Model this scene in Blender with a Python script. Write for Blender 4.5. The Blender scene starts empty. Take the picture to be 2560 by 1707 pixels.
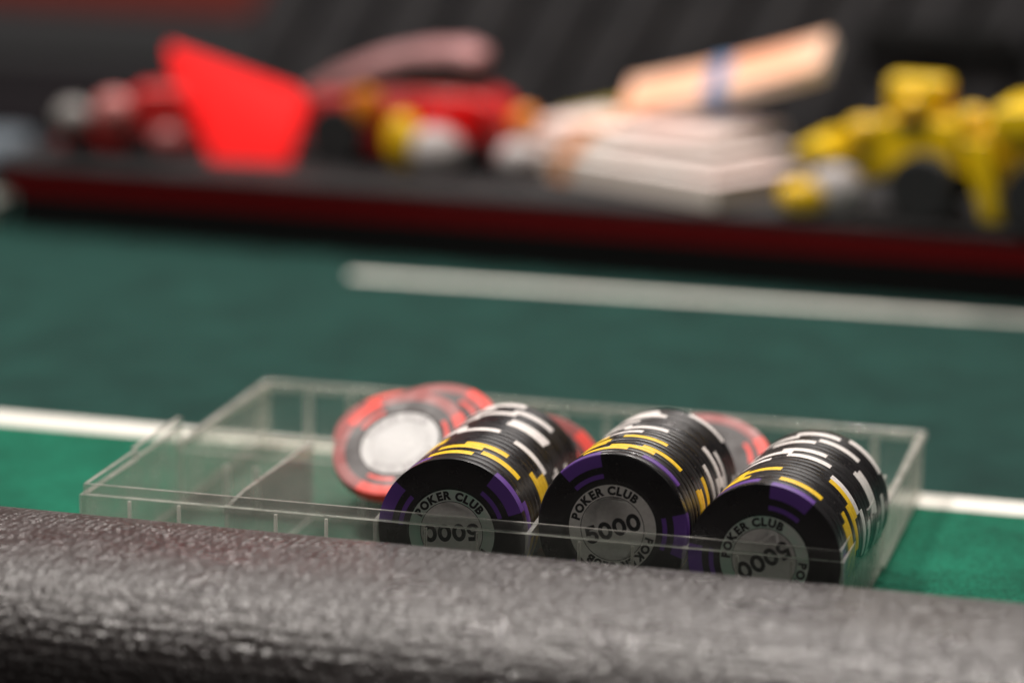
import bpy, bmesh, math, random
from mathutils import Vector, Matrix, Quaternion
random.seed(7)
S = 0.001                      # everything below is written in millimetres
scene = bpy.context.scene
COL = scene.collection

# ------------------------------------------------------------------ camera
cam_d = bpy.data.cameras.new("camera"); cam = bpy.data.objects.new("camera", cam_d)
COL.objects.link(cam); scene.camera = cam
r_ = Vector((0.9672539, 0.25338908, 0.01462432)); u_ = Vector((-0.07106245, 0.21504926, 0.97401434))
f_ = Vector((-0.24365964, 0.94315841, -0.22601369))
M = Matrix.Identity(4)
for i in range(3):
    M[i][0] = r_[i]; M[i][1] = u_[i]; M[i][2] = -f_[i]
M.translation = Vector((306.29, -725.75, 247.24)) * S
cam.matrix_world = M
cam_d.sensor_width = 36; cam_d.lens = 106.55
cam_d.clip_start = 0.02; cam_d.clip_end = 50
cam_d.dof.use_dof = True; cam_d.dof.focus_distance = 0.787; cam_d.dof.aperture_fstop = 4.7

# ------------------------------------------------------------------ light
world = bpy.data.worlds.new("World"); scene.world = world; world.use_nodes = True
bg = world.node_tree.nodes["Background"]
bg.inputs[0].default_value = (0.95, 0.9, 0.88, 1); bg.inputs[1].default_value = 0.045
scene.view_settings.view_transform = 'Standard'; scene.view_settings.look = 'None'
scene.view_settings.exposure = 0; scene.view_settings.gamma = 1
scene.view_settings.use_curve_mapping = False

def lamp(name, loc, target, power, size, col=(1, 0.93, 0.87)):
    d = bpy.data.lights.new(name, 'AREA'); d.shape = 'DISK'; d.size = size; d.energy = power; d.color = col
    o = bpy.data.objects.new(name, d); COL.objects.link(o)
    o.location = Vector(loc)
    o.rotation_euler = (Vector(target) - Vector(loc)).to_track_quat('-Z', 'Y').to_euler()
    return o
lamp("area_lamp", (0.16, 0.95, 1.20), (0.1, 0.1, 0), 11.0, 0.07)
lamp("area_lamp", (0.45, 0.80, 1.25), (0.1, 0.1, 0), 7.5, 0.06)
lamp("area_lamp", (-0.85, 0.05, 1.05), (0.1, 0.1, 0), 3.5, 0.07)
lamp("area_lamp", (-0.36, 0.24, 1.15), (0.05, 0.4, 0), 14.0, 0.22)
lamp("area_lamp", (0.75, -1.30, 1.20), (0.15, 0.1, 0), 3.8, 0.7)  # added fill behind the camera to brighten the chip labels, no known fixture
lamp("area_lamp", (0.20, 1.70, 1.30), (0.1, 0.2, 0), 6.0, 1.0, (1, 0.95, 0.92))  # broad added light simulating a bright ceiling, gives the rail its sheen

# ------------------------------------------------------------------ materials
def mat(name, col, rough=0.5, metal=0.0, spec=0.5, coat=0.0):
    m = bpy.data.materials.new(name); m.use_nodes = True
    b = m.node_tree.nodes["Principled BSDF"]
    b.inputs["Base Color"].default_value = (*col, 1); b.inputs["Roughness"].default_value = rough
    b.inputs["Metallic"].default_value = metal; b.inputs["Specular IOR Level"].default_value = spec
    b.inputs["Coat Weight"].default_value = coat
    return m
def nd(m, t, **kw):
    n = m.node_tree.nodes.new(t)
    for k, v in kw.items():
        if k in n.inputs: n.inputs[k].default_value = v
        else: setattr(n, k, v)
    return n
def lk(m, a, b): m.node_tree.links.new(a, b)
def coords(m, scale=(1, 1, 1)):
    tc = nd(m, 'ShaderNodeTexCoord'); mp = nd(m, 'ShaderNodeMapping'); mp.inputs['Scale'].default_value = scale
    lk(m, tc.outputs['Object'], mp.inputs['Vector']); return mp.outputs[0]
def bump(m, h, strength=0.3, dist=0.0003):
    b = nd(m, 'ShaderNodeBump'); b.inputs['Strength'].default_value = strength; b.inputs['Distance'].default_value = dist
    lk(m, h, b.inputs['Height']); lk(m, b.outputs[0], m.node_tree.nodes["Principled BSDF"].inputs["Normal"]); return b
def mottled(m, c1, c2, scale, detail=4, vec=None, lo=0.35, hi=0.65):
    n = nd(m, 'ShaderNodeTexNoise'); n.inputs['Scale'].default_value = scale; n.inputs['Detail'].default_value = detail
    lk(m, vec or coords(m), n.inputs['Vector'])
    r = nd(m, 'ShaderNodeValToRGB'); r.color_ramp.elements[0].position = lo; r.color_ramp.elements[1].position = hi
    r.color_ramp.elements[0].color = (*c1, 1); r.color_ramp.elements[1].color = (*c2, 1)
    lk(m, n.outputs['Fac'], r.inputs[0]); lk(m, r.outputs[0], m.node_tree.nodes["Principled BSDF"].inputs["Base Color"])
    return n

def felt(name, c1, c2):
    m = mat(name, c1, 0.95, spec=0.15)
    mottled(m, tuple(c * 0.82 for c in c1), tuple(c * 1.12 for c in c2), 38, 9, lo=0.3, hi=0.7)
    n = nd(m, 'ShaderNodeTexNoise'); n.inputs['Scale'].default_value = 1600; n.inputs['Detail'].default_value = 3
    lk(m, coords(m), n.inputs['Vector']); bump(m, n.outputs['Fac'], 1.0, 0.0008)
    b = m.node_tree.nodes["Principled BSDF"]
    base = b.inputs["Base Color"].links[0].from_socket
    fb = nd(m, 'ShaderNodeTexNoise'); fb.inputs['Scale'].default_value = 1100; fb.inputs['Detail'].default_value = 4
    lk(m, coords(m, (1, 0.45, 1)), fb.inputs['Vector'])
    fr = nd(m, 'ShaderNodeMapRange'); fr.inputs['From Min'].default_value = 0.3; fr.inputs['From Max'].default_value = 0.7
    fr.inputs['To Min'].default_value = 0.62; fr.inputs['To Max'].default_value = 1.3
    lk(m, fb.outputs['Fac'], fr.inputs[0])
    mu = nd(m, 'ShaderNodeMixRGB'); mu.blend_type = 'MULTIPLY'; mu.inputs['Fac'].default_value = 1.0
    lk(m, base, mu.inputs[1]); lk(m, fr.outputs[0], mu.inputs[2]); lk(m, mu.outputs[0], b.inputs["Base Color"])
    b.inputs["Sheen Weight"].default_value = 0.04; b.inputs["Sheen Roughness"].default_value = 0.5
    b.inputs["Sheen Tint"].default_value = (0.8, 0.9, 0.9, 1)
    return m
M_felt = felt("green_felt", (0.0035, 0.105, 0.060), (0.007, 0.142, 0.083))
M_teal = felt("teal_felt", (0.0055, 0.036, 0.029), (0.0085, 0.046, 0.037))
M_line = mat("printed_line", (0.80, 0.76, 0.70), 0.9, spec=0.2); mottled(M_line, (0.60, 0.60, 0.54), (0.84, 0.8, 0.74), 900, 5, lo=0.28, hi=0.6)

M_rail = mat("pebbled_vinyl", (0.038, 0.031, 0.030), 0.3, spec=0.65, coat=0.22)
M_rail.node_tree.nodes["Principled BSDF"].inputs["Coat Roughness"].default_value = 0.22
def rail_nodes():
    m = M_rail; v = coords(m, (1.0, 1.0, 1.0))
    wn = nd(m, 'ShaderNodeTexNoise'); wn.inputs['Scale'].default_value = 180; wn.inputs['Detail'].default_value = 2
    lk(m, v, wn.inputs['Vector'])
    mx = nd(m, 'ShaderNodeMixRGB'); mx.inputs['Fac'].default_value = 0.0007
    lk(m, v, mx.inputs[1]); lk(m, wn.outputs['Color'], mx.inputs[2])
    vo = nd(m, 'ShaderNodeTexVoronoi'); vo.feature = 'SMOOTH_F1'; vo.inputs['Scale'].default_value = 430
    vo.inputs['Smoothness'].default_value = 0.25; vo.inputs['Randomness'].default_value = 0.5
    lk(m, mx.outputs[0], vo.inputs['Vector'])
    v2 = nd(m, 'ShaderNodeTexVoronoi'); v2.feature = 'SMOOTH_F1'; v2.inputs['Scale'].default_value = 1100
    v2.inputs['Smoothness'].default_value = 0.3; lk(m, mx.outputs[0], v2.inputs['Vector'])
    a = nd(m, 'ShaderNodeMath'); a.operation = 'MULTIPLY_ADD'; a.inputs[1].default_value = -0.3
    b = nd(m, 'ShaderNodeMath'); b.operation = 'MULTIPLY'; b.inputs[1].default_value = -1.0
    lk(m, vo.outputs['Distance'], b.inputs[0]); lk(m, v2.outputs['Distance'], a.inputs[0]); lk(m, b.outputs[0], a.inputs[2])
    bb = bump(m, a.outputs[0], 1.0, 0.00095)
    lk(m, bb.outputs[0], m.node_tree.nodes["Principled BSDF"].inputs["Coat Normal"])
    n3 = nd(m, 'ShaderNodeTexNoise'); n3.inputs['Scale'].default_value = 60; n3.inputs['Detail'].default_value = 5
    lk(m, v, n3.inputs['Vector'])
    mr = nd(m, 'ShaderNodeMapRange'); mr.inputs['From Min'].default_value = 0.3; mr.inputs['From Max'].default_value = 0.7
    mr.inputs['To Min'].default_value = 0.22; mr.inputs['To Max'].default_value = 0.42
    lk(m, n3.outputs['Fac'], mr.inputs[0]); lk(m, mr.outputs[0], m.node_tree.nodes["Principled BSDF"].inputs['Roughness'])
rail_nodes()

def chip_mat(name, c, rough=0.42):
    m = mat(name, c, rough, spec=0.5)
    n = nd(m, 'ShaderNodeTexNoise'); n.inputs['Scale'].default_value = 900; n.inputs['Detail'].default_value = 4
    lk(m, coords(m, (1, 1, 3)), n.inputs['Vector'])
    bump(m, n.outputs['Fac'], 0.3, 0.00008)
    n2 = nd(m, 'ShaderNodeTexNoise'); n2.inputs['Scale'].default_value = 160; n2.inputs['Detail'].default_value = 5
    lk(m, coords(m), n2.inputs['Vector'])
    mr = nd(m, 'ShaderNodeMapRange'); mr.inputs['From Min'].default_value = 0.3; mr.inputs['From Max'].default_value = 0.7
    mr.inputs['To Min'].default_value = rough - 0.09; mr.inputs['To Max'].default_value = rough + 0.12
    lk(m, n2.outputs['Fac'], mr.inputs[0]); lk(m, mr.outputs[0], m.node_tree.nodes["Principled BSDF"].inputs['Roughness'])
    return m
M_chip = chip_mat("black_chip_plastic", (0.010, 0.009, 0.010), 0.3)
def dust(m, base, speck, scale, lo, hi):
    n = nd(m, 'ShaderNodeTexNoise'); n.inputs['Scale'].default_value = scale; n.inputs['Detail'].default_value = 3
    lk(m, coords(m), n.inputs['Vector'])
    r = nd(m, 'ShaderNodeValToRGB'); r.color_ramp.elements[0].position = lo; r.color_ramp.elements[1].position = hi
    r.color_ramp.elements[0].color = (*base, 1); r.color_ramp.elements[1].color = (*speck, 1)
    lk(m, n.outputs['Fac'], r.inputs[0]); lk(m, r.outputs[0], m.node_tree.nodes["Principled BSDF"].inputs["Base Color"])
dust(M_chip, (0.010, 0.009, 0.010), (0.10, 0.09, 0.085), 1500, 0.66, 0.78)
M_purple = chip_mat("purple_chip_plastic", (0.11, 0.038, 0.26))
M_yellow = chip_mat("yellow_chip_plastic", (0.84, 0.53, 0.008))
M_white = chip_mat("white_chip_plastic", (0.78, 0.73, 0.70))
M_redspot = chip_mat("red_chip_plastic", (0.85, 0.05, 0.03), 0.5)
M_redrim = chip_mat("dull_red_chip_rim", (0.30, 0.055, 0.05), 0.5)
M_redblack = chip_mat("matte_black_chip", (0.03, 0.022, 0.022), 0.5)
dust(M_yellow, (0.84, 0.53, 0.008), (0.50, 0.30, 0.01), 700, 0.5, 0.8)
dust(M_white, (0.78, 0.73, 0.70), (0.48, 0.43, 0.40), 700, 0.5, 0.8)
M_label = mat("grey_label_paper", (0.78, 0.75, 0.72), 0.55); mottled(M_label, (0.80, 0.77, 0.74), (0.88, 0.85, 0.82), 900)
M_pearl = mat("pearly_label_ring", (0.42, 0.58, 0.48), 0.4); mottled(M_pearl, (0.44, 0.70, 0.57), (0.74, 0.77, 0.72), 130)
M_wlabel = mat("white_label_paper", (0.93, 0.92, 0.91), 0.4)
M_ink = mat("black_ink", (0.012, 0.012, 0.013), 0.5)
M_faint = mat("faded_ink", (0.5, 0.48, 0.48), 0.6)

GRZ = 4.5      # a thin sheet looks hazier edge on: the light path through it is longer
def acrylic(name, haze, hazecol, rough, tint, gl0=0.03):
    m = bpy.data.materials.new(name); m.use_nodes = True; nt = m.node_tree
    nt.nodes.clear(); out = nt.nodes.new('ShaderNodeOutputMaterial')
    tr = nt.nodes.new('ShaderNodeBsdfTransparent'); tr.inputs[0].default_value = (*tint, 1)
    gl = nt.nodes.new('ShaderNodeBsdfGlossy'); gl.inputs['Roughness'].default_value = rough
    df = nt.nodes.new('ShaderNodeBsdfDiffuse'); df.inputs[0].default_value = (*hazecol, 1)
    tl = nt.nodes.new('ShaderNodeBsdfTranslucent'); tl.inputs[0].default_value = (*hazecol, 1)
    mh = nt.nodes.new('ShaderNodeMixShader'); mh.inputs[0].default_value = 0.5
    nt.links.new(df.outputs[0], mh.inputs[1]); nt.links.new(tl.outputs[0], mh.inputs[2])
    n = nt.nodes.new('ShaderNodeTexNoise'); n.inputs['Scale'].default_value = 70; n.inputs['Detail'].default_value = 8
    n.inputs['Roughness'].default_value = 0.75
    tc = nt.nodes.new('ShaderNodeTexCoord'); nt.links.new(tc.outputs['Object'], n.inputs['Vector'])
    mr = nt.nodes.new('ShaderNodeMapRange'); mr.inputs['From Min'].default_value = 0.35; mr.inputs['From Max'].default_value = 0.7
    mr.inputs['To Min'].default_value = haze * 0.6; mr.inputs['To Max'].default_value = haze * 1.9
    nt.links.new(n.outputs['Fac'], mr.inputs[0])
    l0 = nt.nodes.new('ShaderNodeLayerWeight'); l0.inputs['Blend'].default_value = 0.5
    p0 = nt.nodes.new('ShaderNodeMath'); p0.operation = 'POWER'; p0.inputs[1].default_value = 3.0
    nt.links.new(l0.outputs['Facing'], p0.inputs[0])
    q0 = nt.nodes.new('ShaderNodeMath'); q0.operation = 'MULTIPLY_ADD'; q0.inputs[1].default_value = GRZ; q0.inputs[2].default_value = 1.0
    nt.links.new(p0.outputs[0], q0.inputs[0])
    h0 = nt.nodes.new('ShaderNodeMath'); h0.operation = 'MULTIPLY'; h0.use_clamp = True
    nt.links.new(mr.outputs[0], h0.inputs[0]); nt.links.new(q0.outputs[0], h0.inputs[1])
    m1 = nt.nodes.new('ShaderNodeMixShader'); nt.links.new(h0.outputs[0], m1.inputs[0])
    nt.links.new(tr.outputs[0], m1.inputs[1]); nt.links.new(mh.outputs[0], m1.inputs[2])
    lw = nt.nodes.new('ShaderNodeLayerWeight'); lw.inputs['Blend'].default_value = 0.5
    pw = nt.nodes.new('ShaderNodeMath'); pw.operation = 'POWER'; pw.inputs[1].default_value = 4.5
    nt.links.new(lw.outputs['Facing'], pw.inputs[0])
    fr = nt.nodes.new('ShaderNodeMath'); fr.operation = 'MULTIPLY_ADD'; fr.inputs[1].default_value = 0.45; fr.inputs[2].default_value = gl0
    nt.links.new(pw.outputs[0], fr.inputs[0])
    m2 = nt.nodes.new('ShaderNodeMixShader'); nt.links.new(fr.outputs[0], m2.inputs[0])
    bp = nt.nodes.new('ShaderNodeBump'); bp.inputs['Strength'].default_value = 0.5; bp.inputs['Distance'].default_value = 0.0006
    nt.links.new(n.outputs['Fac'], bp.inputs['Height']); nt.links.new(bp.outputs[0], gl.inputs['Normal'])
    nt.links.new(m1.outputs[0], m2.inputs[1]); nt.links.new(gl.outputs[0], m2.inputs[2])
    nt.links.new(m2.outputs[0], out.inputs[0])
    return m
M_side = acrylic("scratched_acrylic", 0.11, (0.62, 0.60, 0.54), 0.2, (0.97, 0.98, 0.96))
M_div = acrylic("divider_acrylic", 0.022, (0.66, 0.64, 0.58), 0.12, (0.99, 0.995, 0.99))
M_glint = acrylic("rib_reflection_acrylic", 0.38, (0.88, 0.84, 0.80), 0.1, (0.95, 0.97, 0.95), 0.15)  # pale rib colour imitates bright vertical reflections in the plastic
M_acr = acrylic("clear_acrylic", 0.036, (0.60, 0.60, 0.56), 0.09, (0.985, 0.995, 0.985))
M_edge = acrylic("acrylic_edge", 0.21, (0.76, 0.73, 0.68), 0.08, (0.93, 0.97, 0.94), 0.20)

# ------------------------------------------------------------------ object helpers
def mesh_obj(name, bm, mats, parent=None, smooth=False, loc=None):
    bmesh.ops.scale(bm, vec=(S, S, S), verts=bm.verts)
    me = bpy.data.meshes.new(name); bm.to_mesh(me); bm.free()
    for m in (mats if isinstance(mats, (list, tuple)) else [mats]): me.materials.append(m)
    if smooth:
        for p in me.polygons: p.use_smooth = True
        try: me.set_sharp_from_angle(angle=math.radians(smooth if smooth is not True else 40))
        except Exception: pass
    o = bpy.data.objects.new(name, me); COL.objects.link(o)
    if parent: o.parent = parent
    if loc: o.location = Vector(loc) * S
    return o
def tag(o, label=None, cat=None, group=None, kind=None):
    if label: o["label"] = label
    if cat: o["category"] = cat
    if group: o["group"] = group
    if kind: o["kind"] = kind
    return o
def empty(name, loc=(0, 0, 0), rz=0, rx=0, ry=0):
    o = bpy.data.objects.new(name, None); o.empty_display_size = 0.01; COL.objects.link(o)
    o.location = Vector(loc) * S; o.rotation_euler = (rx, ry, rz); return o
def box(bm, x0, x1, y0, y1, z0, z1, mi=0, edge=None, bev=0):
    vs = [bm.verts.new((x, y, z)) for z in (z0, z1) for y in (y0, y1) for x in (x0, x1)]
    F = [(0, 2, 3, 1), (4, 5, 7, 6), (0, 1, 5, 4), (2, 6, 7, 3), (0, 4, 6, 2), (1, 3, 7, 5)]
    out = []
    for f in F:
        a = bm.faces.new([vs[i] for i in f]); a.material_index = mi; out.append(a)
    if edge is not None:       # thin faces get the edge material
        ar = [f.calc_area() for f in out]; mxa = max(ar)
        for f, A in zip(out, ar):
            if A < 0.5 * mxa: f.material_index = edge
    if bev:
        es = set(e for f in out for e in f.edges)
        r = bmesh.ops.bevel(bm, geom=list(es), offset=bev, segments=3, profile=0.5, affect='EDGES')
        for f in r['faces']: f.material_index = edge if edge is not None else mi
def prism(bm, pts, y0, y1, mi=0, axis='y', bev=0):
    def P(a, b, t): return (a, t, b) if axis == 'y' else ((t, a, b) if axis == 'x' else (a, b, t))
    A = [bm.verts.new(P(a, b, y0)) for a, b in pts]; B = [bm.verts.new(P(a, b, y1)) for a, b in pts]
    n = len(pts); fs = []
    fs.append(bm.faces.new(A)); fs.append(bm.faces.new(B[::-1]))
    for i in range(n): fs.append(bm.faces.new([A[i], B[i], B[(i + 1) % n], A[(i + 1) % n]]))
    for f in fs: f.material_index = mi
    if bev:
        es = set(e for f in fs for e in f.edges)
        bmesh.ops.bevel(bm, geom=list(es), offset=bev, segments=3, profile=0.5, affect='EDGES')
    bmesh.ops.recalc_face_normals(bm, faces=bm.faces[:])
def lathe(bm, prof, n=48, axis='z', mi=0, c=(0, 0, 0)):
    rings = []
    for (r, h) in prof:
        ring = []
        for k in range(n):
            a = 2 * math.pi * k / n; x, y = r * math.cos(a), r * math.sin(a)
            p = (x, y, h) if axis == 'z' else ((x, h, y) if axis == 'y' else (h, x, y))
            ring.append(bm.verts.new((p[0] + c[0], p[1] + c[1], p[2] + c[2])))
        rings.append(ring)
    for a, b in zip(rings, rings[1:]):
        for k in range(n):
            f = bm.faces.new([a[k], a[(k + 1) % n], b[(k + 1) % n], b[k]]); f.material_index = mi
    for ring in (rings[0], rings[-1]):
        try: bm.faces.new(ring).material_index = mi
        except Exception: pass
    bmesh.ops.recalc_face_normals(bm, faces=bm.faces[:])
def ellipsoid(bm, c, rad, rot=None, mi=0, seg=24):
    m = Matrix.Translation(c) @ (rot or Matrix.Identity(4)) @ Matrix.Diagonal((*rad, 1))
    bmesh.ops.create_uvsphere(bm, u_segments=seg, v_segments=seg // 2, radius=1, matrix=m)

# ------------------------------------------------------------------ the table
ZT = -1.5
bm = bmesh.new()
nx = 60
def line1(x): return 153.2 - 0.021 * (x + 40)            # centre of the near white line
xs = [-1500 + 3000 * i / nx for i in range(nx + 1)]
def strip(bm, lo, hi, z, xs):
    a = [bm.verts.new((x, lo(x), z)) for x in xs]; b = [bm.verts.new((x, hi(x), z)) for x in xs]
    for i in range(len(xs) - 1): bm.faces.new([a[i], a[i + 1], b[i + 1], b[i]])
strip(bm, lambda x: -40, lambda x: line1(x), ZT, xs)
tag(mesh_obj("table_felt", bm, M_felt), "bright green felt nearest the padded rail, under the clear chip rack", kind="structure")
bm = bmesh.new(); strip(bm, lambda x: line1(x), lambda x: 820, ZT, xs)
tag(mesh_obj("table_cloth_inner_field", bm, M_teal), "dark teal felt beyond the near white line", kind="structure")
bm = bmesh.new(); strip(bm, lambda x: line1(x) - 7.2, lambda x: line1(x) + 7.2, ZT + 0.12, xs)
tag(mesh_obj("near_table_line", bm, M_line), "white line printed across the felt behind the rack", kind="structure")
bm = bmesh.new()
pts = [(900, -3.6), (900, 3.6)]
for k in range(9):
    a = math.pi / 2 + math.pi * k / 8; pts.append((-50 + 3.6 * math.cos(a), 3.6 * math.sin(a)))
vs = [bm.verts.new((x, 405 + y + 0.012 * (x + 50), ZT + 0.12)) for x, y in pts]; bm.faces.new(vs)
bmesh.ops.recalc_face_normals(bm, faces=bm.faces[:])
o = mesh_obj("far_table_line", bm, M_line); tag(o, "white line with a rounded end in front of the black case", kind="structure")

# padded arm rail
prof = [(-15.5, ZT - 2), (-14.5, 6), (-14.6, 14), (-15.8, 19.5), (-18.5, 23), (-23, 25.2), (-32, 27.2), (-45, 28.8), (-58, 29.6), (-68, 29.6),
        (-77, 28.8), (-85, 26.9), (-91.5, 23.6), (-96, 19.0), (-98.8, 13.0), (-100, 5), (-100.3, -10), (-100.3, -60)]
bm = bmesh.new(); cols = []
X = [-420 + 1000 * i / 100 for i in range(101)]
for x in X:
    off = -0.012 * (x - 126)
    cols.append([bm.verts.new((x, y + off - 2.0, z)) for y, z in prof])
for a, b in zip(cols, cols[1:]):
    for k in range(len(prof) - 1): bm.faces.new([a[k], b[k], b[k + 1], a[k + 1]])
bmesh.ops.recalc_face_normals(bm, faces=bm.faces[:])
o = mesh_obj("padded_rail", bm, M_rail, smooth=60)
tag(o, "padded black arm rail in pebbled vinyl along the near edge of the table", "rail")
sm = o.modifiers.new("sub", 'SUBSURF'); sm.levels = 1; sm.render_levels = 2

# ------------------------------------------------------------------ clear chip rack
P = 41.135; W = 5 * P; HF = 22.7; HR = 25.6
rack = empty("chip_rack", (W / 2, 0, ZT)); rz0 = -ZT
tag(rack, "scratched clear acrylic chip rack holding three rows of black chips", "chip rack")
OX = -W / 2
def rbox(bm, x0, x1, y0, y1, z0, z1, **k): box(bm, x0 + OX, x1 + OX, y0, y1, z0 + rz0, z1 + rz0, edge=1, **k)
mats = [M_acr, M_edge]
bm = bmesh.new()
rbox(bm, 0.02, W - 0.02, 0.02, 74, -1.3, -0.4)
mesh_obj("floor", bm, mats, rack)
bm = bmesh.new()
rbox(bm, 0, W, 0, 1.3, -0.35, HF)
mesh_obj("front_wall", bm, mats, rack)
bm = bmesh.new(); rbox(bm, 0.8, W - 0.8, 0.7, 1.9, HF + 0.02, HR, bev=0.25)
mesh_obj("front_rim", bm, mats, rack)
bm = bmesh.new(); rbox(bm, 1.4, W - 1.4, 72.6, 73.8, -0.35, HF)
mesh_obj("back_wall", bm, mats, rack)
for s in (0, 1):
    x0 = 0 if s == 0 else W - 1.3
    sg = 1 if s == 0 else -1
    bm = bmesh.new()
    rbox(bm, x0, x0 + 1.3, 1.35, 74, -0.35, HF)
    mesh_obj("side_wall", bm, [M_side, M_edge], rack)
    x1 = 0.8 if s == 0 else W - 2.0
    bm = bmesh.new()
    rbox(bm, x1, x1 + 1.2, 1.95, 38, HF + 0.02, HR)
    rbox(bm, x0 - 0.3 * sg, x0 + 1.5 - 0.3 * sg, 38.05, 74, HF + 0.02, HR + 0.3)
    mesh_obj("side_rim", bm, mats, rack)
for i in range(1, 5):
    bm = bmesh.new(); x = i * P + OX
    pts = [(1.4, -0.35 + rz0), (72.5, -0.35 + rz0), (72.5, HF - 0.6 + rz0), (15, HF + 0.6 + rz0), (2.0, HF - 0.2 + rz0), (1.4, HF - 0.2 + rz0)]
    prism(bm, pts, x - 0.6, x + 0.6, axis='x')
    for f in bm.faces:
        if abs(f.normal.x) < 0.5: f.material_index = 1
    mesh_obj("divider", bm, [M_div, M_edge], rack)
for i in range(5):
    for dx in (-7, 7):
        bm = bmesh.new(); x = (i + 0.5) * P + dx
        rbox(bm, x - 0.35, x + 0.35, 1.35, 2.3, -0.3, HF - 1.2)
        mesh_obj("reflection_rib", bm, [M_glint, M_glint], rack)
for i in range(5):
    for dx in (-5, 4):
        bm = bmesh.new(); x = (i + 0.5) * P + dx
        rbox(bm, x - 0.7, x + 0.7, 71.3, 72.5, -0.3, 13)
        mesh_obj("reflection_rib", bm, [M_glint, M_glint], rack)
# the lid half lying open behind
lid = empty("lid"); lid.parent = rack; lid.location = (0, 0, 0)
bm = bmesh.new()
Y0, Y1, HL = 74.6, 154.5, 17.6
rbox(bm, -0.8, W + 0.8, Y0, Y1, -1.3, -0.4)
mesh_obj("lid_floor", bm, mats, lid)
bm = bmesh.new(); rbox(bm, -0.8, 0.6, Y0, Y1 - 1.4, -0.35, HL); mesh_obj("lid_side", bm, [M_side, M_edge], lid)
bm = bmesh.new(); rbox(bm, W - 0.6, W + 0.8, Y0, Y1 - 1.4, -0.35, HL); mesh_obj("lid_side", bm, [M_side, M_edge], lid)
bm = bmesh.new(); rbox(bm, -0.8, W + 0.8, Y1 - 1.35, Y1, -0.35, HL); mesh_obj("lid_back", bm, mats, lid)
bm = bmesh.new(); rbox(bm, 0.65, W - 0.65, Y0 + 0.05, Y0 + 1.3, -0.35, HL - 2); mesh_obj("lid_front", bm, mats, lid)
bm = bmesh.new()
box(bm, -1.6 + OX, W + 1.6 + OX, Y1 - 1.3, Y1 + 1.3, HL - 2.2 + rz0, HL + 0.4 + rz0, mi=1, bev=0.7)
for x in (-1.6, W - 0.6): box(bm, x + OX, x + 2.2 + OX, Y0, Y1 - 1.35, HL - 2.2 + rz0, HL + 0.4 + rz0, mi=1, bev=0.7)
mesh_obj("lid_rim", bm, mats, lid)
for i in range(10):
    bm = bmesh.new(); x = (i // 2 + 0.5) * P + (-7 if i % 2 else 7)
    rbox(bm, x - 0.9, x + 0.9, Y1 - 2.3, Y1 - 1.4, -0.3, HL - 3)
    mesh_obj("lid_reflection_rib", bm, [M_glint, M_glint], lid)

# ------------------------------------------------------------------ chips
R = 19.77; TH = 3.30; LR = 11.5; SPW = 16.5
def chip_mesh(name, spot, bev, three=False):
    bm = bmesh.new(); N = 144
    t = TH - 0.012
    prof = [(0.0, 0.12), (LR + 0.2, 0.12), (LR + 0.45, 0.0), (13.2, 0), (14.4, 0), (15.9, 0), (16.2, -0.0), (R - bev, 0)]
    ns = 3
    for k in range(1, ns + 1):
        a = math.pi / 2 * k / ns; prof.append((R - bev + bev * math.sin(a), bev - bev * math.cos(a)))
    full = prof + [(r, t - z) for r, z in prof[::-1]]
    rings = []
    for r, z in full:
        if r == 0: rings.append([bm.verts.new((0, 0, z))]); continue
        rings.append([bm.verts.new((r * math.cos(2 * math.pi * k / N), r * math.sin(2 * math.pi * k / N), z)) for k in range(N)])
    for (a, b), (pa, pb) in zip(zip(rings, rings[1:]), zip(full, full[1:])):
        rm = (pa[0] + pb[0]) / 2
        for k in range(N):
            k2 = (k + 1) % N
            if len(a) == 1: vs = [a[0], b[k2], b[k]]
            elif len(b) == 1: vs = [a[k], a[k2], b[0]]
            else: vs = [a[k], a[k2], b[k2], b[k]]
            f = bm.faces.new(vs)
            ang = math.degrees(2 * math.pi * (k + 0.5) / N)
            d = min(abs((ang - c + 180) % 360 - 180) for c in (0, 120, 240))
            edge = rm > 16.15
            inner = 13.19 < rm < 14.41
            if (edge and d < SPW) or (inner and d < SPW): f.material_index = 1
            elif edge and three: f.material_index = 2
    bmesh.ops.recalc_face_normals(bm, faces=bm.faces[:])
    bmesh.ops.scale(bm, vec=(S, S, S), verts=bm.verts)
    me = bpy.data.meshes.new(name); bm.to_mesh(me); bm.free()
    me.materials.append(M_redblack if three else M_chip); me.materials.append(spot)
    if three: me.materials.append(M_redrim)
    for p in me.polygons: p.use_smooth = True
    me.set_sharp_from_angle(angle=math.radians(20 if bev < 0.3 else 50))
    return me
SPOT = {'p': M_purple, 'y': M_yellow, 'w': M_white, 'r': M_redspot}
CM = {}
def chip_me(c, bev):
    if (c, bev) not in CM: CM[(c, bev)] = chip_mesh("poker_chip", SPOT[c], bev, c == 'r')
    return CM[(c, bev)]

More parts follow.
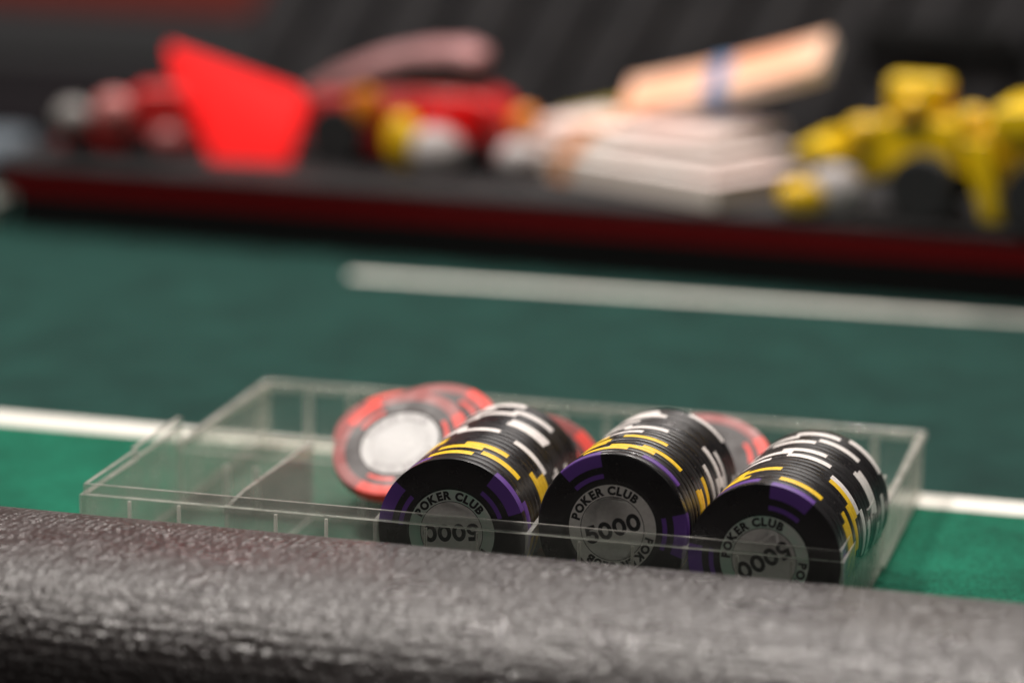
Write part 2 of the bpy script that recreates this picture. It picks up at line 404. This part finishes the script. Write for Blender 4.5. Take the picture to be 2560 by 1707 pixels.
# lettering -----------------------------------------------------------
def glyph(ch, size, off):
    cu = bpy.data.curves.new("glyph", 'FONT'); cu.body = ch; cu.size = size; cu.offset = off; cu.resolution_u = 4
    o = bpy.data.objects.new("glyph", cu); COL.objects.link(o)
    dg = bpy.context.evaluated_depsgraph_get(); me = bpy.data.meshes.new_from_object(o.evaluated_get(dg))
    vs = [v.co.copy() for v in me.vertices]; fs = [tuple(p.vertices) for p in me.polygons]
    bpy.data.objects.remove(o); bpy.data.curves.remove(cu); bpy.data.meshes.remove(me)
    x0 = min(v.x for v in vs); x1 = max(v.x for v in vs)
    return [(v.x - x0, v.y) for v in vs], fs, x1 - x0
GL = {}
def zero(bm, cx, cy, T, rx, ry, tx, ty, z, n=40):
    a = []; b = []
    for k in range(n):
        t = 2 * math.pi * k / n
        a.append(bm.verts.new(T(cx + rx * math.cos(t), cy + ry * math.sin(t), z)))
        b.append(bm.verts.new(T(cx + (rx - tx) * math.cos(t), cy + (ry - ty) * math.sin(t), z)))
    for k in range(n): bm.faces.new([a[k], a[(k + 1) % n], b[(k + 1) % n], b[k]])
def five(bm, cx, cy, T, z):
    # stem and top bar
    def poly(pts): bm.faces.new([bm.verts.new(T(cx + x, cy + y, z)) for x, y in pts])
    poly([(-1.2, 2.35), (-1.55, -0.1), (-0.45, -0.1), (-0.25, 1.25)])
    poly([(-1.2, 2.35), (-0.25, 1.25), (1.35, 1.25), (1.35, 2.35)])
    n = 20; a = []; b = []
    for k in range(n + 1):
        t = math.radians(138 - 300 * k / n)
        a.append(bm.verts.new(T(cx - 0.05 + 1.7 * math.cos(t), cy - 0.75 + 1.6 * math.sin(t), z + 0.004)))
        b.append(bm.verts.new(T(cx - 0.05 + 0.68 * math.cos(t), cy - 0.72 + 0.62 * math.sin(t), z + 0.004)))
    for k in range(n): bm.faces.new([a[k], a[k + 1], b[k + 1], b[k]])
def label_parts(chip, rot, top_z, white=False, number=True, pearl=False):
    """round paper label with printed ring and lettering on the -Z side of a chip (facing the viewer); rot in degrees, x to the right"""
    th = math.radians(rot); c, s = math.cos(th), math.sin(th)
    # local frame: chip local X = right, local Y = up, face towards -Z
    def T(x, y, z): return (x * c - y * s, x * s + y * c, z)
    z0 = top_z
    bm = bmesh.new(); n = 96
    r1 = 8.35
    rings = [[bm.verts.new((r * math.cos(2 * math.pi * k / n), r * math.sin(2 * math.pi * k / n), z0)) for k in range(n)] for r in (r1, LR)]
    cf = bm.faces.new(rings[0]); cf.material_index = 0
    for k in range(n):
        f = bm.faces.new([rings[0][k], rings[0][(k + 1) % n], rings[1][(k + 1) % n], rings[1][k]]); f.material_index = 1
    bmesh.ops.solidify(bm, geom=bm.faces[:], thickness=0.05)
    base = M_wlabel if white else M_label
    mesh_obj("label", bm, [base, M_pearl if pearl else base], chip)
    bm = bmesh.new(); zi = z0 - 0.06
    a = [bm.verts.new(((r1 + 0.09) * math.cos(2 * math.pi * k / n), (r1 + 0.09) * math.sin(2 * math.pi * k / n), zi)) for k in range(n)]
    b = [bm.verts.new(((r1 - 0.09) * math.cos(2 * math.pi * k / n), (r1 - 0.09) * math.sin(2 * math.pi * k / n), zi)) for k in range(n)]
    for k in range(n): bm.faces.new([a[k], a[(k + 1) % n], b[(k + 1) % n], b[k]])
    word = "POKER CLUB"; size = 2.95
    ws = []
    for ch in word:
        if ch == ' ': ws.append(0.55); continue
        if ch not in GL: GL[ch] = glyph(ch, size, 0.17)
        ws.append(GL[ch][2])
    gap = 0.2; tot = sum(ws) + gap * (len(ws) - 1); rb = 8.95
    for half in (0, 180):
        pos = -tot / 2
        for ch, w in zip(word, ws):
            if ch != ' ':
                vs, fs, _ = GL[ch]
                ang = math.radians(90 + half) - (pos + w / 2) / (rb + 0.55)
                ca, sa = math.cos(ang), math.sin(ang)
                V = []
                for x, y in vs:
                    tx, rr = x - w / 2, rb + y
                    V.append(bm.verts.new(T(rr * ca + tx * sa, rr * sa - tx * ca, zi)))
                for f in fs:
                    try: bm.faces.new([V[i] for i in f])
                    except Exception: pass
            pos += w + gap
    mesh_obj("ring_lettering", bm, M_faint if white else M_ink, chip)
    if number:
        bm = bmesh.new()
        five(bm, -5.75, 0, T, zi)
        for k in range(3): zero(bm, -2.0 + 3.9 * k, 0, T, 1.85, 2.35, 1.08, 1.12, zi)
        mesh_obj("number_lettering", bm, M_ink, chip)

ORD = ["first", "second", "third", "fourth", "fifth", "sixth", "seventh", "eighth", "ninth", "tenth", "eleventh", "twelfth",
       "thirteenth", "fourteenth", "fifteenth", "sixteenth", "seventeenth", "eighteenth", "nineteenth", "twentieth"]
CN = {'p': "purple", 'y': "yellow", 'w': "white"}
STACKS = [
 dict(side="left", o=(2.5 * P - 0.237, 2.769, 20.54), psi=-0.012, tau=-0.020, L=65.8, bev=0.045, lab=(186.5, True), jit=0.04,
      chips=[('p', 38), ('p', 8), ('y', 98), ('y', 58), ('y', 95), ('y', 76), ('y', 20), ('y', 13), ('y', 13), ('w', 46), ('w', 96), ('w', 5),
             ('w', 8), ('w', 62), ('w', 61), ('w', 5), ('w', 97), ('w', 66), ('w', -1), ('w', 96)]),
 dict(side="middle", o=(3.5 * P + 1.2, 3.688, 25.2), psi=0.013, tau=-0.064, L=65.8, bev=0.6, lab=(21, False), jit=0.16,
      chips=[('p', -1), ('p', 54), ('y', 103), ('y', 84), ('y', 61), ('y', 7), ('y', 125), ('y', 82), ('y', 11), ('w', 107), ('w', 18), ('w', 91),
             ('w', 122), ('w', 28), ('w', 0), ('w', 19), ('w', 103), ('w', 110), ('w', 113), ('w', 55)]),
 dict(side="right", o=(4.5 * P - 0.058, 1.770, 21.0), psi=0.049, tau=-0.030, L=65.1, bev=0.045, lab=(212, True), jit=0.04,
      chips=[('p', 70), ('p', -4), ('y', 68), ('y', 8), ('y', 15), ('y', 108), ('y', 16), ('y', 38), ('w', 39), ('w', 5), ('w', 79), ('w', 112),
             ('w', 87), ('w', 28), ('w', 26), ('w', 102), ('w', 66), ('w', -1), ('w', 88), ('w', 47)]),
]
for st in STACKS:
    ps, ta = st['psi'], st['tau']
    ax = Vector((math.sin(ps) * math.cos(ta), math.cos(ps) * math.cos(ta), math.sin(ta)))
    rr = Vector((math.cos(ps), -math.sin(ps), 0)); uu = rr.cross(ax)
    # chip local X -> rr, local Y -> uu, local Z -> ax   (rr x uu = ax*?)
    B = Matrix((rr, uu, -ax)).transposed()
    if B.determinant() < 0: B = Matrix((rr, uu, ax)).transposed(); flip = False
    else: flip = True
    n = len(st['chips'])
    for i, (c, a) in enumerate(st['chips']):
        o = bpy.data.objects.new("poker_chip", chip_me(c, st['bev'])); COL.objects.link(o)
        rotm = Matrix.Rotation(math.radians(a), 3, 'Z')
        # flat side: local Z measured along the stack
        j = st['jit']
        dx, dz = random.uniform(-j, j), random.uniform(-j, j) * 0.6
        basis = B @ rotm
        d0 = st['L'] * i / n
        pos = Vector(st['o']) + ax * (d0 + (TH if flip else 0)) + rr * dx + uu * dz
        m4 = basis.to_4x4(); m4.translation = pos * S
        o.matrix_world = m4
        # children in the unrotated frame: the label faces the camera
        if i == 0:
            where = {"left": "5000 upside down and nearly level", "middle": "5000 upright and sloping upward",
                     "right": "5000 upside down and steeply slanted"}[st['side']]
            tag(o, f"front chip of the {st['side']} row, purple edge spots, {where}", "poker chip", f"black chips in the {st['side']} row of the rack")
        else:
            tag(o, f"black chip with {CN[c]} edge spots, {ORD[i]} from the front of the {st['side']} row", "poker chip",
                f"black chips in the {st['side']} row of the rack")
        if i == 0:
            st['front'] = o; st['B'] = B; st['flip'] = flip; st['a'] = a
            rot, pearl = st['lab']
            label_parts(o, rot - a, 0.10, pearl=pearl) if not flip else None
            if flip:
                # label on the +Z side (towards the viewer)
                before = set(COL.objects)
                label_parts(o, rot - a, 0.10, pearl=pearl)
                for ch in set(COL.objects) - before:
                    for v in ch.data.vertices: v.co.z = (TH - 0.012) * S - v.co.z

# loose red-spotted chips lying behind the rows
def loose(loc, normal, spin, label, lab=False):
    o = bpy.data.objects.new("poker_chip", chip_me('r', 0.35)); COL.objects.link(o)
    nrm = Vector(normal).normalized(); x = Vector((0, 1, 0)).cross(nrm); x = Vector((1, 0, 0)) - nrm * nrm.x; x.normalize()
    y = nrm.cross(x); B = Matrix((x, y, nrm)).transposed() @ Matrix.Rotation(math.radians(spin), 3, 'Z')
    m = B.to_4x4(); m.translation = Vector(loc) * S; o.matrix_world = m
    tag(o, label, "poker chip", "loose red spotted chips in the back of the rack")
    if lab:
        before = set(COL.objects)
        label_parts(o, 20 - spin, 0.10, white=True, number=False)
        for ch in set(COL.objects) - before:
            for v in ch.data.vertices: v.co.z = (TH - 0.012) * S - v.co.z
    return o
loose((68, 74, 21.5), (-0.10, -0.55, 0.82), 20, "red spotted chip with a bright white label leaning beside the left row", True)
loose((73, 87, 22.0), (-0.05, -0.50, 0.86), 48, "red spotted chip tucked behind the white labelled one")
loose((60.0, 100, 17.0), (0.0, -0.40, 0.9), 0, "rearmost loose red spotted chip, mostly hidden by the white labelled one")
loose((104.0, 85, 13.0), (0.1, -0.70, 0.65), 38, "red spotted chip glimpsed between the left and middle rows")
loose((151.0, 94, 18.0), (0.05, -0.45, 0.88), 22, "red spotted chip showing between the middle and right rows")

# ------------------------------------------------------------------ the black case behind
ca = math.radians(-3.0)
case = empty("carrying_case", (0, 440, ZT), ca)
tag(case, "low black case with a dark red edge and ribbed lid, standing open on the felt", "case")
M_case = mat("black_case_plastic", (0.012, 0.011, 0.012), 0.6, spec=0.3); mottled(M_case, (0.010, 0.009, 0.010), (0.018, 0.016, 0.017), 60)
M_trim = mat("dark_red_trim", (0.11, 0.001, 0.002), 0.5, spec=0.15)
M_dullblack = mat("dull_black", (0.006, 0.006, 0.006), 0.8, spec=0.1)
M_foam = mat("ribbed_grey_foam", (0.045, 0.044, 0.047), 0.85, spec=0.25); mottled(M_foam, (0.020, 0.020, 0.022), (0.032, 0.031, 0.033), 50)
bm = bmesh.new(); box(bm, -229, 520, 0, 214, 24.7, 29.2, bev=1.6); mesh_obj("base_shell", bm, M_case, case, smooth=40)
bm = bmesh.new(); prism(bm, [(0.5, 24.6), (0.5, 15.5), (200, 15.5), (200, 24.6)], -226, 517, axis='x'); mesh_obj("red_edge_band", bm, M_trim, case)
bm = bmesh.new(); prism(bm, [(1.0, 15.4), (1.0, 0.1), (195, 0.1), (195, 15.4)], -219, 512, axis='x'); mesh_obj("underside_shade", bm, M_dullblack, case)  # black lower front, thickened to stand in for the shadow under the case
lidc = empty("lid"); lidc.parent = case; lidc.location = Vector((0, 177, 30.2)) * S; lidc.rotation_euler = (math.radians(-20), 0, 0)
bm = bmesh.new(); prism(bm, [(-205, 0), (520, 0), (520, 260), (-100, 260)], 4, 10); mesh_obj("lid_shell", bm, M_foam, lidc)
nr = 22
for i in range(nr):
    bm = bmesh.new(); x0 = -196 + 34 * i
    y0, y1 = 0, 255
    prism(bm, [(x0, y0), (x0 + 19, y0), (x0 + 19 + 105, y1), (x0 + 105, y1)], 0.4, 3.9, bev=1.6)
    mesh_obj("foam_rib", bm, M_foam, lidc, smooth=40)
bm = bmesh.new(); box(bm, 108, 176, -9, -2.6, 40, 54, bev=2); mesh_obj("latch", bm, M_dullblack, lidc, smooth=40)

# red angular block
M_red = mat("bright_red_plastic", (0.98, 0.012, 0.012), 0.6, spec=0.1)
M_red2 = mat("dark_red_paint", (0.50, 0.012, 0.012), 0.35); M_tyre = mat("black_tyre_rubber", (0.012, 0.012, 0.013), 0.8)
o = empty("red_block", (-121, 480, 27.8), math.radians(4), math.radians(-38))
tag(o, "bright red four sided slab propped up on the black case left of the toy cars", "block")
bm = bmesh.new(); prism(bm, [(-18, 0), (17, 0), (20, 30), (14, 37), (-47, 57), (-46, 50)], 0, 5, bev=1.2); mesh_obj("slab", bm, M_red, o, smooth=40)
bm = bmesh.new(); box(bm, -16, 16, 5.1, 9, 2, 22); mesh_obj("prop", bm, M_red2, o)

def wheel(bm_parent, name, x, y, z, r, w, parent, rim=None):
    bm = bmesh.new(); lathe(bm, [(r * 0.6, y - w / 2), (r * 0.93, y - w / 2), (r, y - w / 2 + 1), (r, y + w / 2 - 1), (r * 0.93, y + w / 2), (r * 0.6, y + w / 2)], 32, 'y', c=(x, 0, z))
    t = mesh_obj(name, bm, M_tyre, parent, smooth=40)
    bm = bmesh.new(); lathe(bm, [(r * 0.58, y - w / 2 + 1), (r * 0.2, y - w / 2 + 0.3), (r * 0.2, y + w / 2 - 0.3), (r * 0.58, y + w / 2 - 1)], 24, 'y', c=(x, 0, z))
    mesh_obj("rim", bm, rim or M_tyre, t, smooth=40)
M_pink = mat("sheen_tinted_red", (0.60, 0.30, 0.30), 0.35, coat=0.6)  # pink base colour holds the reflection on the glossy red roof
M_org = mat("orange_plastic", (0.75, 0.22, 0.01), 0.4); M_yel = mat("yellow_plastic", (0.85, 0.52, 0.004), 0.4)
M_yel2 = mat("yellow_toy_paint", (0.86, 0.56, 0.002), 0.35); M_wht = mat("off_white_plastic", (0.58, 0.53, 0.52), 0.5)
M_glass = mat("smoked_window", (0.05, 0.02, 0.02), 0.15)
# red toy car
car = empty("toy_car", (-57, 503, 27.8), math.radians(-4))
tag(car, "red toy car with a pink sheen-tinted curved roof and black wheel arch, on the case", "toy car")
bm = bmesh.new()
prism(bm, [(-44, 6), (-44, 25), (-40, 30), (-22, 31), (0, 33), (28, 34), (40, 30), (45, 22), (45, 8), (38, 5)], -16, 16, bev=3)
mesh_obj("body", bm, M_red2, car, smooth=50)
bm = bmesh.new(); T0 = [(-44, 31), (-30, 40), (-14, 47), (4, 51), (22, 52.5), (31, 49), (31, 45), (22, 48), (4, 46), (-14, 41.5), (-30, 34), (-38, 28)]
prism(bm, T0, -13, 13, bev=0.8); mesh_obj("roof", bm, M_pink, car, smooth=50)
bm = bmesh.new(); prism(bm, [(-34, 30.9), (-24, 35), (-12, 39), (4, 42), (26, 43), (30, 40), (34, 34.2), (20, 33.6), (0, 33.2)], -12, 12); mesh_obj("window", bm, M_glass, car)
for x in (-28, 28):
    for y in (-15, 15): wheel(None, "wheel", x, y, 13, 13, 7, car)
for (x, z, r) in ((-14, 26, 8),): 
    bm = bmesh.new(); ellipsoid(bm, (x, -17, z), (r, 2.5, r)); mesh_obj("lamp", bm, M_org, car, smooth=60)
bm = bmesh.new(); prism(bm, [(10, 12), (12, 30), (38, 32), (38, 14)], -19, -16.1, bev=1); mesh_obj("door", bm, M_red, car, smooth=50)
# small broken toy on the left
t = empty("toy_car", (-178, 483, 27.8), math.radians(8))
tag(t, "small red and off-white toy car at the far left end of the case", "toy car")
bm = bmesh.new(); prism(bm, [(-30, 3), (-28, 12), (-12, 17), (6, 30), (24, 31), (30, 20), (30, 3)], -10, 10, bev=2.5); mesh_obj("body", bm, M_red2, t, smooth=50)
bm = bmesh.new(); ellipsoid(bm, (-22, -9, 17), (8, 6, 7)); mesh_obj("front_lamp", bm, mat("grey_plastic", (0.25, 0.23, 0.22), 0.5), t, smooth=60)
bm = bmesh.new(); ellipsoid(bm, (-4, -9, 20), (9, 7, 8.5)); mesh_obj("hood", bm, mat("pale_red_plastic", (0.5, 0.16, 0.15), 0.35), t, smooth=60)
bm = bmesh.new(); ellipsoid(bm, (20, -9, 8), (8, 6, 7)); mesh_obj("rear_lamp", bm, mat("dull_pink_plastic", (0.35, 0.1, 0.1), 0.35), t, smooth=60)
for x in (-18, 8):
    for y in (-9, 9): wheel(None, "wheel", x, y, 6, 6, 4, t)

# little yellow and white figures
def bead(loc, rad, m, label, name="toy_piece", cat="toy piece", part=None):
    o = empty(name, loc); tag(o, label, cat)
    bm = bmesh.new(); ellipsoid(bm, (0, 0, rad[2]), rad); mesh_obj("body", bm, m, o, smooth=60)
    if part:
        off, prad, pm = part
        bm = bmesh.new(); ellipsoid(bm, off, prad); mesh_obj("cap", bm, pm, o, smooth=60)
    return o
bead((-40, 482, 27.8), (13, 8, 10), M_wht, "white rounded toy piece with a yellow end in front of the red toy car", part=((-14, 0, 13), (8, 7.5, 12), M_yel))
bead((-5, 485, 27.8), (9, 7, 8), M_wht, "plain off-white rounded toy piece left of the banknotes")
b2 = bead((-4, 491, 38.2), (0.1, 0.1, 0.1), M_wht, "yellow ball resting between the red toy car and the banknotes", "yellow_ball", "ball")
for ch in list(b2.children): bpy.data.objects.remove(ch)
bm = bmesh.new(); ellipsoid(bm, (0, 0, 12), (6.5, 6.5, 6.5)); mesh_obj("ball", bm, M_org, b2, smooth=60)
bm = bmesh.new(); lathe(bm, [(2, -10.4), (2, 6)], 16); mesh_obj("stem", bm, M_wht, b2)
bead((134, 446, 27.8), (12, 7, 10), M_wht, "off-white rounded toy piece with a yellow front, right of the banknotes", part=((-12, -4, 7), (10, 7, 7), M_yel))

# banknotes
def note_mat(name, c1, c2):
    m = mat(name, c1, 0.7); mottled(m, c1, c2, 35, 3); return m
M_note = note_mat("salmon_note_paper", (0.80, 0.52, 0.47), (0.85, 0.76, 0.72))
M_pinkn = note_mat("pink_note_paper", (0.78, 0.60, 0.57), (0.84, 0.80, 0.77))
M_orn = note_mat("orange_note_paper", (0.85, 0.36, 0.2), (0.85, 0.52, 0.36))
M_edgep = mat("paper_edges", (0.55, 0.50, 0.46), 0.8)
def noteedges(m):
    v = coords(m, (1, 1, 40)); n = nd(m, 'ShaderNodeTexNoise'); n.inputs['Scale'].default_value = 30
    lk(m, v, n.inputs['Vector']); r = nd(m, 'ShaderNodeValToRGB')
    r.color_ramp.elements[0].color = (0.48, 0.42, 0.37, 1); r.color_ramp.elements[1].color = (0.80, 0.72, 0.65, 1)
    lk(m, n.outputs['Fac'], r.inputs[0]); lk(m, r.outputs[0], m.node_tree.nodes["Principled BSDF"].inputs['Base Color'])
noteedges(M_edgep)
M_brown = mat("brown_paper_band", (0.55, 0.22, 0.06), 0.7); M_blue = mat("blue_paper_band", (0.10, 0.20, 0.38), 0.6)
def bundle(loc, rz, ry, rx, L, D, H, top, band, bx, label, bend=0):
    o = empty("banknote_bundle", loc, rz, rx, ry); tag(o, label, "banknotes", "bundles of banknotes on the case")
    bm = bmesh.new(); n = 16; A = []
    for i in range(n + 1):
        x = L * i / n; z = bend * (x / L) ** 2
        A.append([bm.verts.new((x, y, z + h)) for y, h in ((0, 0), (D, 0), (D, H), (0, H))])
    for a, b in zip(A, A[1:]):
        for k in range(4):
            f = bm.faces.new([a[k], a[(k + 1) % 4], b[(k + 1) % 4], b[k]]); f.material_index = 1 if k == 2 else 0
    bm.faces.new(A[0][::-1]); bm.faces.new(A[-1])
    bmesh.ops.recalc_face_normals(bm, faces=bm.faces[:])
    mesh_obj("note_stack", bm, [M_edgep, top], o)
    zb = bend * (bx / L) ** 2
    bm = bmesh.new(); box(bm, bx, bx + 9, -0.6, D + 0.6, zb - 0.5, zb + H + 0.8); mesh_obj("band", bm, band, o)
    return o
rzn = math.radians(-31)
bundle((-19, 503, 27.9), rzn, 0, 0, 124, 56, 10, M_pinkn, M_brown, 34, "lowest and longest flat banknote bundle with a brown paper band")
bundle((-14, 507, 38.6), math.radians(-29), math.radians(-1), 0, 112, 54, 4, M_pinkn, M_brown, 31, "thin flat banknote bundle resting on the lowest one")
bundle((-8, 511, 43.6), math.radians(-26), math.radians(-1.5), 0, 98, 50, 3.5, M_note, M_brown, 28, "thin salmon banknote bundle, third from the bottom of the pile", bend=2)
bundle((33, 518, 46.5), math.radians(-12), math.radians(-14), math.radians(32), 94, 23, 7, M_orn, M_blue, 40, "orange banknote bundle with a blue band propped up at a slant on top", bend=5)

# yellow racing car
yc = empty("toy_racing_car", (172, 458, 27.8), math.radians(-8))
tag(yc, "yellow open wheeled toy racing car with a tall air intake, right end of the case", "toy car")
bm = bmesh.new()
prism(bm, [(-50, 17), (-49, 27), (-38, 31), (-22, 34), (-12, 40), (2, 40), (12, 36), (34, 38), (48, 30), (50, 12), (30, 12), (14, 22), (0, 22), (-22, 12), (-44, 16)], -11, 11, bev=2.5)
mesh_obj("body", bm, M_yel2, yc, smooth=50)
bm = bmesh.new(); prism(bm, [(-19, 33), (-17, 44), (-20, 46), (-20, 54), (4, 54), (4, 46), (-2, 44), (4, 39)], -7, 7, bev=2.5); mesh_obj("air_intake", bm, M_yel2, yc, smooth=50)
bm = bmesh.new(); prism(bm, [(24, 36), (26, 47), (52, 49), (54, 44), (40, 34)], -20, 20, bev=2); mesh_obj("rear_wing", bm, M_yel2, yc, smooth=50)
bm = bmesh.new(); prism(bm, [(-54, 22), (-51, 27), (-42, 29), (-34, 24), (-44, 20)], -20, 20, bev=1.5); mesh_obj("front_wing", bm, M_yel2, yc, smooth=50)
for (x0, z0, x1, z1) in ((19, 34, 28, 2),):
    bm = bmesh.new(); prism(bm, [(x0 - 5, z0), (x0 + 6, z0), (x1 + 4, z1), (x1 - 4, z1)], -19, -13, bev=1); mesh_obj("strut", bm, M_yel2, yc, smooth=50)
for x in (0, 46):
    for y in (-20, 20): wheel(None, "wheel", x, y, 13.5, 13.5, 10, yc)
for (x0, z0, w, h) in ((-14, 35, 12, 4), (10, 27, 10, 6), (-34, 22, 8, 3)):
    bm = bmesh.new(); box(bm, x0, x0 + w, -12.6, 0, z0, z0 + h, bev=0.8); mesh_obj("dark_opening", bm, M_tyre, yc, smooth=40)
for (x0, z0, r) in ((-28, 33, 7), (16, 41, 6), (36, 26, 8), (-8, 45, 5)):
    bm = bmesh.new(); ellipsoid(bm, (x0, -9, z0), (r, 6, r * 0.7)); mesh_obj("bodywork_bulge", bm, M_yel, yc, smooth=60)
# second yellow piece seen behind the notes
bm = bmesh.new(); prism(bm, [(-26, 0), (-26, 10), (-4, 16), (20, 21), (30, 19), (30, 0)], -6, 6, bev=2.5)
o = mesh_obj("yellow_toy_part", bm, mat("olive_yellow_plastic", (0.30, 0.24, 0.01), 0.5), smooth=50, loc=(18, 563, 32.2)); tag(o, "low olive yellow toy piece behind the left end of the banknotes", "toy piece")

# ------------------------------------------------------------------ things past the left end of the case
M_pale = mat("pale_card", (0.3, 0.29, 0.26), 0.7); M_bluegrey = mat("blue_grey_cloth", (0.12, 0.15, 0.18), 0.9); mottled(M_bluegrey, (0.06, 0.075, 0.095), (0.09, 0.11, 0.13), 40)
bm = bmesh.new(); box(bm, -45, 0, 0, 20, 0, 11, bev=1); o = mesh_obj("card_box", bm, M_pale, smooth=40, loc=(-229, 452, ZT)); tag(o, "pale card box on the felt at the left end of the black case", "box")
bm = bmesh.new(); box(bm, -150, 0, 0, 60, 0, 17, bev=6); o = mesh_obj("folded_cloth", bm, M_bluegrey, smooth=60, loc=(-272, 545, ZT)); tag(o, "blue grey folded cloth behind the left end of the black case", "cloth")
M_far = mat("dull_black_vinyl", (0.010, 0.009, 0.010), 1.0, spec=0.0)
bm = bmesh.new(); prism(bm, [(640, ZT), (645, 10), (660, 16), (800, 18), (822, 8), (824, -60)], -1500, 1500, axis='x'); o = mesh_obj("padded_rail", bm, M_far, smooth=40); tag(o, "dark padded rail on the far side of the table", "rail")
bm = bmesh.new(); box(bm, -1200, -385, 0, 60, -66, 420, bev=15); o = mesh_obj("chair_back", bm, mat("dull_red_upholstery", (0.36, 0.05, 0.035), 0.8), smooth=50, loc=(-100, 1500, 20)); tag(o, "dull red chair back beyond the far rail at the upper left", "chair")
bm = bmesh.new(); box(bm, -6000, 6000, -6000, 6000, -20, 0); tag(mesh_obj("floor", bm, mat("dark_carpet", (0.02, 0.02, 0.022), 0.9), loc=(0, 0, -750)), "dark floor", kind="structure")
